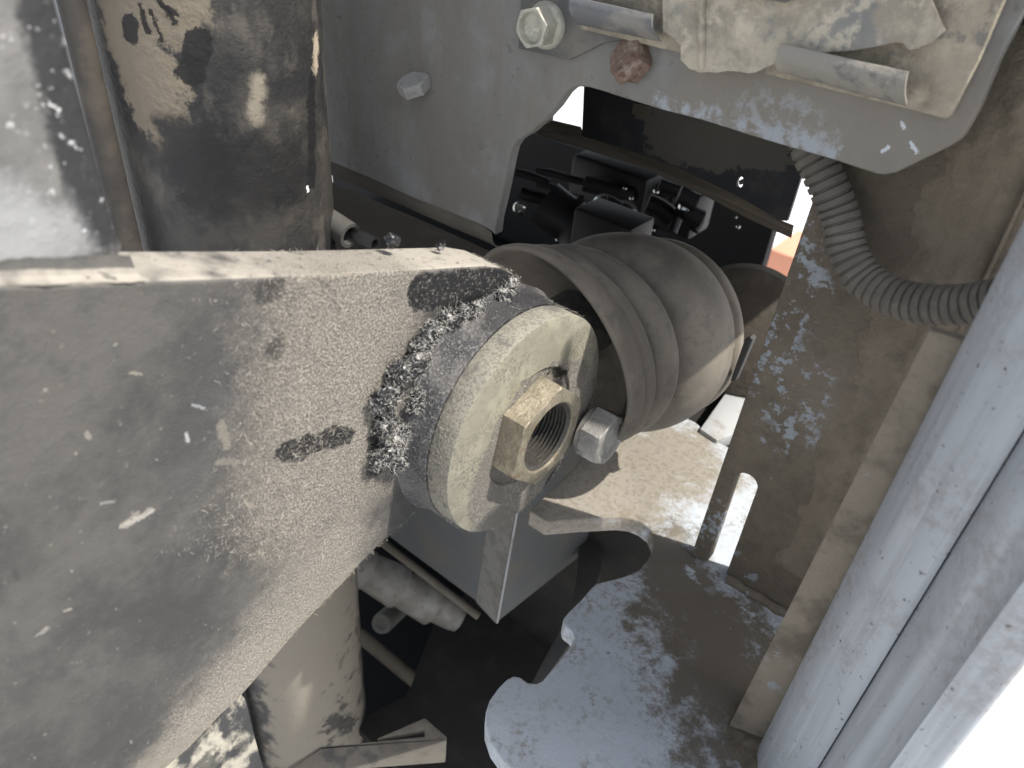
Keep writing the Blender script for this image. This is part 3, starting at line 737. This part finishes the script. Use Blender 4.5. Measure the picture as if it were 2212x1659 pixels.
for i in range(NW+1):
    y = ya+(yb-ya)*i/NW; z = armtop(y); k = .0058+.0002*math.sin(i*1.7)+.0006*math.sin(i*.37)
    for t in range(6):
        u = t/5*math.pi/2
        V.append(Vector((XG+k*(1-math.cos(u))-.0002*(t == 0), y, z+k*(1-math.sin(u))-.0003)))
for i in range(NW):
    for t in range(5): a = i*6+t; F.append([a, a+1, a+7, a+6])
link('weld_fillet', V, F, M_ARM, arm, 80)

# boss, retaining disc, nut, lock bolt
m = Mat('dusty_black_boss', (.045, .045, .05), .5).N_((.13, .125, .12), 26, .42, .62, .85, detail=8)
fz = m.ramp(m.noise(800, detail=3, nr=.7), .48, .64); m.mix(fz, (.27, .26, .245), .55)
m.N_((.62, .60, .56), 240, .66, .71, .7, off=6, detail=8)
m.mix(m.cap(cb+Vector((.012,-.01,.062)), cb+Vector((.012,.03,.056)), .012, soft=1.0, ragged=.5), (.02,.02,.023), .8, .5)
m.h(m.noise(850, detail=3, nr=.7), .9).h(m.noise(90, detail=6), .7); M_BOSS = m.done(.001)
bossL = (XD-.013)-XARM
lathe('boss', cb, AX, [(-.03, RB*1.0), (0, RB*1.05), (.003, RB*1.02), (.010, RB), (bossL-.002, RB), (bossL-.0006, RB*.99), (bossL-.0006, 0)], M_BOSS, arm, 96, wob=.0006)

pin = thing('pivot_pin', C0-Vector((.013,0,RB)), 'pivot pin with pale brass coloured retaining disc and threaded hex nut', 'pivot pin')
m = Mat('pale_zinc_disc', (.285, .268, .208), .5, .3)
m.N_((.38, .36, .28), 60, .45, .62, .7, detail=9).N_((.22, .205, .155), 150, .52, .64, .6, off=4, detail=10, nr=.7)
fz = m.ramp(m.noise(850, detail=3, nr=.7), .50, .58)
q9 = lambda x, y: at(zp(9,x,y), X=XD)
wv0 = Vector((0,.745,-.667)); mj = Vector((0,.667,.745))
dc = C0+wv0*.0215-mj*.010
rgt = m.cap(dc, dc+Vector((0,0,.0001)), .0530, soft=.10, ragged=.06, rs=70)
rgt = m.math('MAXIMUM', rgt, m.cap(q9(1010,640), q9(720,1180), .0042, soft=.5, ragged=.9))
m.mix(rgt, (.165, .152, .135), .93, .9)
gn = m.N.new('ShaderNodeNewGeometry'); sx = m.N.new('ShaderNodeSeparateXYZ'); m.L(gn.outputs['True Normal'], sx.inputs[0])
rimm = m.ramp(sx.outputs['X'], .75, .45)
m.mix(rimm, (.31, .295, .245), .85, .85)
m.mix(m.math('MULTIPLY', rimm, m.ramp(m.noise(750, detail=4, nr=.7), .50, .60)), (.14, .13, .115), .75)
m.mix(m.math('MULTIPLY', rimm, m.ramp(m.noise(60, detail=6, off=3), .52, .62)), (.12, .115, .11), .6)
m.mix(m.math('MULTIPLY', rgt, fz), (.36, .335, .295), .85)
m.mix(m.cap(q9(1240,1180), q9(1160,1290), .0045, soft=.4, ragged=.6), (.015,.014,.016), .95)
m.mix(m.cap(q9(1180,550), q9(1260,570), .003, soft=.4, ragged=.6), (.02,.018,.018), .9)
m.mix(m.math('MULTIPLY', m.ramp(m.noise(38, detail=7, off=5), .42, .60), fz), (.15, .14, .125), .85)
m.h(m.noise(300, detail=5), .5).h(m.math('MULTIPLY', rgt, m.noise(700, detail=3)), 1.2); M_DISC = m.done(.0009)
RD = .0607
lathe('retaining_disc', C0, AX, [(-.013, 0), (-.013, RD*.995), (-.0122, RD), (-.0010, RD), (-.0003, RD*.996), (0, RD*.988), (0, .0335), (-.0014, .0325), (-.0014, .0187), (-.0128, .0187)], M_DISC, pin, 128)
m = Mat('brassy_worn_nut', (.30, .265, .20), .45, .45)
m.N_((.39, .345, .26), 70, .45, .60, .8, detail=9).N_((.20, .125, .07), 110, .56, .66, .7, off=5, detail=9).N_((.16, .14, .11), 700, .48, .62, .5, off=2, detail=6).N_((.19, .165, .12), 45, .46, .60, .6, off=12, detail=9)
hc = C0
m.mix(m.cap(C0+wv0*.030, C0+wv0*.034-mj*.02, .012, soft=.8, ragged=.5), (.10,.085,.065), .8, .8)
m.mix(m.cap(hc+Vector((-.02,0,0)), hc+Vector((.0085,0,0)), .0192, soft=.02, ragged=.0), (.075, .072, .066), .95, .3)
m.h(m.noise(420, detail=6), .8); M_NUT = m.done(.0009)
_, fu, fv = frame(AX)
wv = Vector((0, .745, -.667))
hexhead('hex_nut', C0+Vector((-.0012,0,0)), AX, .0290, .0135, M_NUT, pin, math.atan2(wv.dot(fv), wv.dot(fu)), .07, hole=.0185)
m = Mat('dusty_dark_bolt', (.24, .235, .22), .45, .3).N_((.36, .34, .31), 150, .45, .66, .7).N_((.05,.05,.05), 200, .58, .68, .6, off=2); m.h(m.noise(500, detail=5), .5); M_LB = m.done(.0008)
lbp = at(zp(9,1425,938), X=XD+.003)
lb = lathe('lock_bolt', lbp, AX, [(-.02,.0075), (0,.0075), (0,.0145), (.0022,.0145), (.0030,.0135), (.0030,0)], M_LB, pin, 36)
hexhead('bolt_head', lbp+AX*.003, AX, .0168, .0130, M_LB, lb, math.atan2(wv.dot(fv), wv.dot(fu))+.12, .10, dish=.0009)

# ------------------------------------------------------------------ lint and felted dust (real fibres)
m = Mat('dusty_lint_fibre', (.36, .335, .295), .95, 0, .1).N_((.17, .16, .15), 120, .5, .6, .8); M_LINT = m.done()
m = Mat('black_lint_fibre', (.018, .018, .02), .35, 0, .5).N_((.42, .41, .39), 200, .55, .63, .85); M_LINT2 = m.done()
M_LINT3 = Mat('white_lint_fibre', (.48, .465, .43), .95, 0, .1).done()
nX = Vector((1,0,0))
pts = []
def inarm(p, rmin=RB*1.0): return (p-cb).length > rmin
for _ in range(9000):
    x = random.gauss(1600, 190); y = random.uniform(180, 1640)
    if y > 1100: x -= (y-1100)*.55
    if x > 2060: continue
    px = zp(5, x, y)
    # keep on the plate: above its lower edge
    if px[1] > 1074+(917-px[0])*1.12-10: continue
    if px[1] < 600: continue
    p = at(px, X=XARM)
    if not inarm(p): continue
    pts.append((p, nX))
fibres('felted_dust', pts, M_LINT, arm, .0030, .00020, .8, 4, .5)['kind'] = 'stuff'
pts = []
for i in range(3200):     # fringe along the top and lower edges
    if random.random() < .55:
        t = random.random(); a, b = at((560,598), X=XARM-.001), at((1110,588), X=XARM-.001)
        p = a.lerp(b, t**.6)+Vector((-random.random()*AT*1.0, 0, .0006)); n_ = Vector((.1,0,1)).normalized()
    else:
        j = random.choice((0,0,1,1,2,2,3,4,5,6,7)); p = lows[j].lerp(lows[j+1], random.random())+Vector((-random.random()*.01, 0, 0)); n_ = Vector((.4, .6, -.7)).normalized()
    pts.append((p, n_))
fibres('edge_fringe', pts, M_LINT, arm, .0021, .00020, .9, 4, .4)['kind'] = 'stuff'
pts = []
for i in range(2600):     # boss and disc rim fuzz
    t = random.uniform(-math.pi, math.pi); rv = Vector((0, math.cos(t), math.sin(t)))
    x = random.uniform(XARM, XD-.002)
    pts.append((Vector((x, C0.y, C0.z))+rv*(RB+.0003), rv))
fibres('boss_fuzz', pts, M_LINT, arm, .0022, .00014, .9, 4, .35)['kind'] = 'stuff'
pts = []
for i in range(900):
    t = math.radians(random.gauss(-75, 40)); rv = Vector((0, math.cos(t), math.sin(t)))
    r_ = RD-abs(random.gauss(0, .004)) if random.random() < .5 else RD
    n_ = nX if r_ < RD-.001 else rv
    pts.append((Vector((XD if n_ is nX else random.uniform(XD-.012, XD), C0.y, C0.z))+rv*r_, n_))
for i in range(1500):
    x, y = random.uniform(650, 1500), random.uniform(400, 1500); p = q9(x, y); d_ = (p-C0).length
    if .030 < d_ < RD and (x-1150)*.85+(y-1000)*.5 > -150 and random.random() < .8: pts.append((p, nX))
fibres('disc_fuzz', pts, M_LINT, pin, .0026, .00015, .9, 4, .45)['kind'] = 'stuff'
pts = [(at(zp(4,*q), X=XARM+.006), nX) for q in ((470,880), (400,700), (300,1150), (520,560), (250,950), (430,820), (360,1100), (620,480))]
fibres('stray_hair', pts, M_LINT3, arm, .014, .00022, .35, 9, .5)['kind'] = 'stuff'
# clumps of matted lint wedged between arm and boss
def clump(px, r, nf, dark=.5):
    r *= 1.15; nf = int(nf*1.5); dark *= .85
    c = at(px, X=XARM+.004)
    bmm = bmesh.new(); bmesh.ops.create_icosphere(bmm, subdivisions=4, radius=r)
    seed = Vector((random.random()*9, random.random()*9, random.random()*9))
    for v in bmm.verts:
        d_ = v.co.normalized()
        v.co = Vector((v.co.x*.6, v.co.y, v.co.z))*(1+.7*mnoise.fractal(d_*2.6+seed, 1, 2, 6)) + c
    base = [(v.co.copy(), (v.co-c).normalized()) for v in bmm.verts]
    o = linkbm('lint_clump', bmm, M_LINT2, arm, 180)
    pts = [random.choice(base) for _ in range(nf)]
    f1 = fibres('matted_fibre', pts[:int(nf*(1-dark))], M_LINT3, o, .0042, .00024, 1.8, 8, .3); f1['kind'] = 'stuff'
    f2 = fibres('matted_fibre', pts[int(nf*(1-dark)):], M_LINT2, o, .0034, .00024, 2.0, 7, .25); f2['kind'] = 'stuff'
for zx, zy, r, nf, dk in ((300,1130,.0052,520,.3), (345,1060,.0036,320,.25), (270,1010,.0045,380,.6), (250,900,.0045,380,.75), (300,860,.004,320,.5), (420,900,.0042,420,.3), (330,760,.0042,340,.7), (410,720,.0048,400,.85),
                          (440,640,.0040,340,.4), (490,560,.0036,300,.4), (560,500,.0034,280,.6), (640,470,.0030,240,.6), (710,450,.0028,220,.5), (840,390,.0034,260,.6), (880,330,.0026,160,.5), (230,1180,.0036,300,.7), (330,1200,.0032,260,.7)):
    clump(zp(4,zx,zy), r, nf, dk)
for px, r in (((848,520),.0026), ((950,532),.0016)):
    c = at(px, X=XARM-.016)
    bmm = bmesh.new(); bmesh.ops.create_icosphere(bmm, subdivisions=3, radius=r)
    for v in bmm.verts: v.co = v.co*(1+.6*mnoise.fractal(v.co*500, 1, 2, 4))+c
    base = [(v.co.copy(), (v.co-c).normalized()) for v in bmm.verts]
    o = linkbm('lint_tuft', bmm, M_LINT2, arm, 180)
    fibres('tuft_fibre', [random.choice(base) for _ in range(70)], M_LINT2, o, .0035, .00016, 1.2, 5, .9)['kind'] = 'stuff'

# ================================================================== RUBBER BOOT AND ROD
m = Mat('dusty_rubber', (.125, .11, .09), .72).N_((.18, .158, .127), 24, .40, .64, .85, detail=8).N_((.09, .081, .068), 60, .50, .64, .6, off=6, detail=11, nr=.7).N_((.24, .225, .20), 36, .60, .70, .4, off=9, detail=9)
m.h(m.noise(700, detail=4), .25).h(m.noise(70, detail=6), .6); M_RUB = m.done(.0008)
boot = thing('rubber_boot', W(-.19, .38, -.32), 'dusty grey rubber bellows boot with rounded folds behind the pivot disc', 'rubber boot')
B0 = at((1180,758), Y=.318); B1 = at((1366,722), Y=.405)
def bootseg(name, prof, n=96):
    """prof: (s, r) with s 0..1 from the lip to the drum; the axis bends from the rod direction downwards"""
    V = []; F = []
    n0 = (Vector((0, 1, 0))+w_of(Vector((.83, -.56, 0)))*.42).normalized(); n1 = (B1-B0).normalized().lerp(Vector((-.25, .95, .0)), .35).normalized()
    for s, r in prof:
        c = B0.lerp(B1, s); nn = n0.lerp(n1, min(1, max(0, s))).normalized()
        a, u, v = frame(nn)
        for i in range(n):
            t = 2*math.pi*i/n; rr_ = r*(1+.012*math.sin(2*t+s*3)+.008*math.sin(3*t-s*5))
            V.append(c+(u*math.cos(t)+v*math.sin(t))*rr_)
    for j in range(len(prof)-1):
        for i in range(n): k = (i+1) % n; F.append([j*n+i, j*n+k, (j+1)*n+k, (j+1)*n+i])
    return link(name, V, F, M_RUB, boot, 180)
def bump(s0, s1, r0, rm, r1, n=14):
    o = []
    for i in range(n+1):
        t = i/n; b = math.sin(math.pi*t**.8)**.5; base = r0+(r1-r0)*t; o.append((s0+(s1-s0)*t, base+(rm-base)*b))
    return o
bootseg('lip_flange', [(.55,.012), (.42,.030), (.30,.044), (.16,.052), (.07,.0585), (.02,.0615), (-.01,.0628), (-.025,.0640), (-.02,.0656), (.005,.0668), (.05,.0672), (.09,.0668), (.13,.0655), (.155,.0640), (.175,.0652), (.21,.0660), (.245,.0646), (.265,.0622), (.28,.0560), (.29,.0480)])
bootseg('fold', bump(.29, .60, .0480, .0652, .0470, 20))
bootseg('fold', bump(.60, 1.27, .0470, .0692, .058, 30))
bootseg('clamp_band', [(1.22,.060), (1.25,.064), (1.33,.064), (1.36,.060), (1.5,.05)])
m = Mat('dark_rod_steel', (.10, .10, .10), .5, .2).N_((.2,.19,.17), 200, .5, .65, .7); M_ROD = m.done()
rod = thing('rod_end', Vector((B0.x, .30, C0.z-.03)), 'dark steel rod end block entering the rubber boot', 'rod end')
lathe('rod', (B0.x, .27, C0.z), (0,1,0), [(0,.022), (.16,.022), (.16,0)], M_ROD, rod, 40)
box('rod_eye_block', (-.222, C0.y+.040, C0.z-.03), (XD-.016, C0.y+.070, C0.z+.028), M_BOSS, rod, .003)

# ================================================================== LOWER PARTS under the arm
m = Mat('grey_bracket_steel', (.095, .10, .102), .6).N_((.125, .115, .098), 24, .42, .66, .85, detail=8).N_((.115,.10,.08), 60, .55, .7, .6, off=3); m.h(m.noise(200), .5); M_GB = m.done(.001)
ZB = -.60
pA, pB = zz(0,0), None
c1 = at(zp(7,705,690), Z=ZB); c2 = at(zp(7,818,812), Z=ZB)
lb_ = thing('box_bracket', W(-.3, .4, ZB), 'grey steel box bracket with a chamfered corner below the disc', 'bracket')
sec = [(c1.x-.20, c1.y), (c1.x, c1.y), (c2.x, c2.y), (c2.x+.012, c2.y+.135), (c1.x-.20, c2.y+.135)]
V = [Vector((x, y, ZB+CAMZ)) for x, y in sec] + [Vector((x+.012, y, CAMZ-.375)) for x, y in sec]; n = 5
link('shell', V, [[i, (i+1) % n, n+(i+1) % n, n+i] for i in range(n)] + [[4,3,2,1,0], [5,6,7,8,9]], M_GB, lb_, 30)
m = Mat('lit_edge_grey', (.17, .163, .145), .75).N_((.115, .108, .094), 60, .45, .62, .8, detail=9); M_EDGE = m.done()  # paler chamfer face: the light it catches is put into the colour
nv_ = Vector((c2.y-c1.y, -(c2.x-c1.x), 0)).normalized()*.0012
prism('edge_strip', [c1+nv_, c2+nv_, c2+nv_*.1, c1+nv_*.1], (.012, 0, .222), M_EDGE, lb_, 0)
prism('corner_rim', [c2+Vector((.001,-.0015,0)), c2+Vector((.0015,.001,0)), c2+Vector((-.001,.0015,0))], (.012, 0, .222), M_PALE, lb_)

m = Mat('taped_pipe_wrap', (.24, .222, .19), .5).N_((.34, .32, .285), 40, .44, .60, .8, detail=10).N_((.13,.12,.1), 70, .58, .7, .6, off=2); m.h(m.noise(150, detail=7), .9); M_TAPE = m.done(.0015)
wp0, wp1 = at((740,1205), d=.86), at((985,1332), d=.90)
wpipe = thing('wrapped_pipe', wp1, 'pale grey pipe wrapped in overlapping bands beside the dusty cylinder foot', 'pipe')
prev = None
for i, (a, b, r0, r1) in enumerate(((0,.22,.0185,.0225), (.19,.50,.0200,.0250), (.47,.80,.0205,.0245), (.78,1.0,.0190,.0180))):
    pa, pb = wp0.lerp(wp1, a), wp0.lerp(wp1, b)
    L_ = (pb-pa).length
    lathe('wrap_band', pa, wp1-wp0, [(0,r0*.9), (.001,r0), (L_*.5,(r0+r1)/2*1.01), (L_-.002,r1), (L_,r1*.95), (L_+.001,r1*.85)], M_TAPE, wpipe, 36, wob=.0012)
lathe('pipe_core', wp0, wp1-wp0, [(0,.017), ((wp1-wp0).length+.004,.0165), ((wp1-wp0).length+.004,0)], M_TAPE, wpipe, 24)
m = Mat('brown_thin_rod', (.14, .122, .095), .8).N_((.08,.07,.06), 80, .5, .7, .6); M_TR = m.done()
r_ = sweep('thin_rod', [at(zp(7,120,320), d=.80), at(zp(7,420,550), d=.80), at(zp(7,715,778), d=.80)], .0042, M_TR, None, 12); tag(r_, 'thin brown rod running between wrapped pipe and box bracket', 'rod')
r_ = sweep('control_rod', [at(zp(6,1560,660), d=.95), at(zp(6,1700,775), d=.95), at(zp(6,1850,900), d=.95)], .0085, M_TR, None, 14); tag(r_, 'brown control rod slanting down beside the foot of the dusty cylinder', 'rod')
m = Mat('dull_stub_metal', (.17, .165, .145), .45, .3); M_STUB = m.done()
c = at((826,1346), d=.90)
sp = thing('round_stub', c, 'small round dark metal stub below the wrapped pipe', 'stub')
lathe('stub_body', c, (.3,-.75,.5), [(-.05,.0125), (0,.0125), (.004,.0115), (.004,.007), (.002,.006), (.002,0)], M_STUB, sp, 28)
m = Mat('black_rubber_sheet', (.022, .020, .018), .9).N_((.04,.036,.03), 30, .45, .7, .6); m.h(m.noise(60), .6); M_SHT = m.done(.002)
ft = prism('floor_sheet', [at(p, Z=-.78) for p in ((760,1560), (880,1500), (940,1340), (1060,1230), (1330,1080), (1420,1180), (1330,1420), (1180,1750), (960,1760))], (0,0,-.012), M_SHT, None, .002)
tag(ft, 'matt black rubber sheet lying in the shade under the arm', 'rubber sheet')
cm = box('sun_baffle', W(-.33, .490, -.78), W(.10, .60, -.4115), M_SHT, None, .002)  # unseen block added to stop sun reaching the floor sheet
tag(cm, 'unseen block added behind the base plate to keep sun off the parts below', 'sun blocker')
fr = thing('shade_tray', W(-.3, .5, -.95), 'black tray added to hold the shade beneath the other parts', 'tray')  # black tray added as painted shade beneath the parts
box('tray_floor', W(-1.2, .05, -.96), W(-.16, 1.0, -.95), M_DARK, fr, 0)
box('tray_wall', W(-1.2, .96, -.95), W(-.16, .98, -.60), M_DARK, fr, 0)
# hanging web below the base plate (seen through the round cut)
m = Mat('dark_grey_web', (.07, .068, .064), .8).N_((.10,.09,.075), 40, .45, .7, .6); M_WEB = m.done()
wb = prism('web_strip', [at(zp(7,*p), Z=-.58) for p in ((1310,250), (1440,250), (1425,520), (1330,760), (1230,960), (1080,1170), (1020,1170), (1180,870), (1265,660), (1285,540))], (0,0,-.012), M_WEB, None, .001)
tag(wb, 'narrow dark grey web strip under the notched edge of the base plate', 'plate')
# step bracket at the foot of the post
m = Mat('tan_dusty_bracket', (.25, .22, .175), .9).N_((.17,.15,.12), 40, .45, .66, .8, detail=8).N_((.1,.1,.1), 30, .6, .66, .6, off=3); m.h(m.noise(160, detail=7), .9); M_TANB = m.done(.0014)
sbk = thing('step_bracket', at((780,1640), d=.70), 'tan dusty angle bracket at the foot of the vertical cylinder', 'bracket')
ZS = -.56
f6 = lambda x, y: at(zp(6,x,y), Z=ZS)
prism('top_plate', [f6(1150,1300), f6(1390,1150), f6(1850,1106), f6(1850,1075), f6(1640,1115), f6(1850,1024), f6(1945,1105), f6(1945,1125), f6(1250,1330)], (0,0,-.006), M_TANB, sbk, .001)
prism('front_plate', [f6(1250,1250), f6(1400,1148), f6(1945,1112), f6(1945,1125), f6(1400,1165), f6(1255,1262)], (0,0,-.032), M_TANB, sbk, .001)
# plate left of the post foot
fp = prism('foot_plate', [at(zp(6,*p), Y=.33) for p in ((1060,900), (1110,930), (1200,1300), (1090,1300))], (0,.006,0), M_GB, None, .001)
tag(fp, 'narrow grey plate between the arm and the foot of the cylinder', 'plate')
# small tube ends between cylinder and arm top
M_TUBE = Mat('grey_tube_paint', (.075, .073, .068), .7).N_((.06,.056,.05), 60, .45, .66, .7).done()
for i, (z, p0, p1, r, lab) in enumerate(((2, (120,1300), (275,1400), .0085, 'short grey open tube end beside the black cylinder above the arm'), (2, (300,1390), (420,1450), .0045, 'thin grey rod lying behind the open tube end'))):
    a, b = at(zp(z,*p0), d=.50), at(zp(z,*p1), d=.49)
    t_ = lathe('tube_end' if i == 0 else 'short_rod', a, b-a, [(0,r), ((b-a).length,r), ((b-a).length,r*.72), ((b-a).length-.012,r*.7), ((b-a).length-.012,0)], M_TUBE, None, 24)
    tag(t_, lab, 'tube' if i == 0 else 'rod')
# ledge under the bent lip of the panel
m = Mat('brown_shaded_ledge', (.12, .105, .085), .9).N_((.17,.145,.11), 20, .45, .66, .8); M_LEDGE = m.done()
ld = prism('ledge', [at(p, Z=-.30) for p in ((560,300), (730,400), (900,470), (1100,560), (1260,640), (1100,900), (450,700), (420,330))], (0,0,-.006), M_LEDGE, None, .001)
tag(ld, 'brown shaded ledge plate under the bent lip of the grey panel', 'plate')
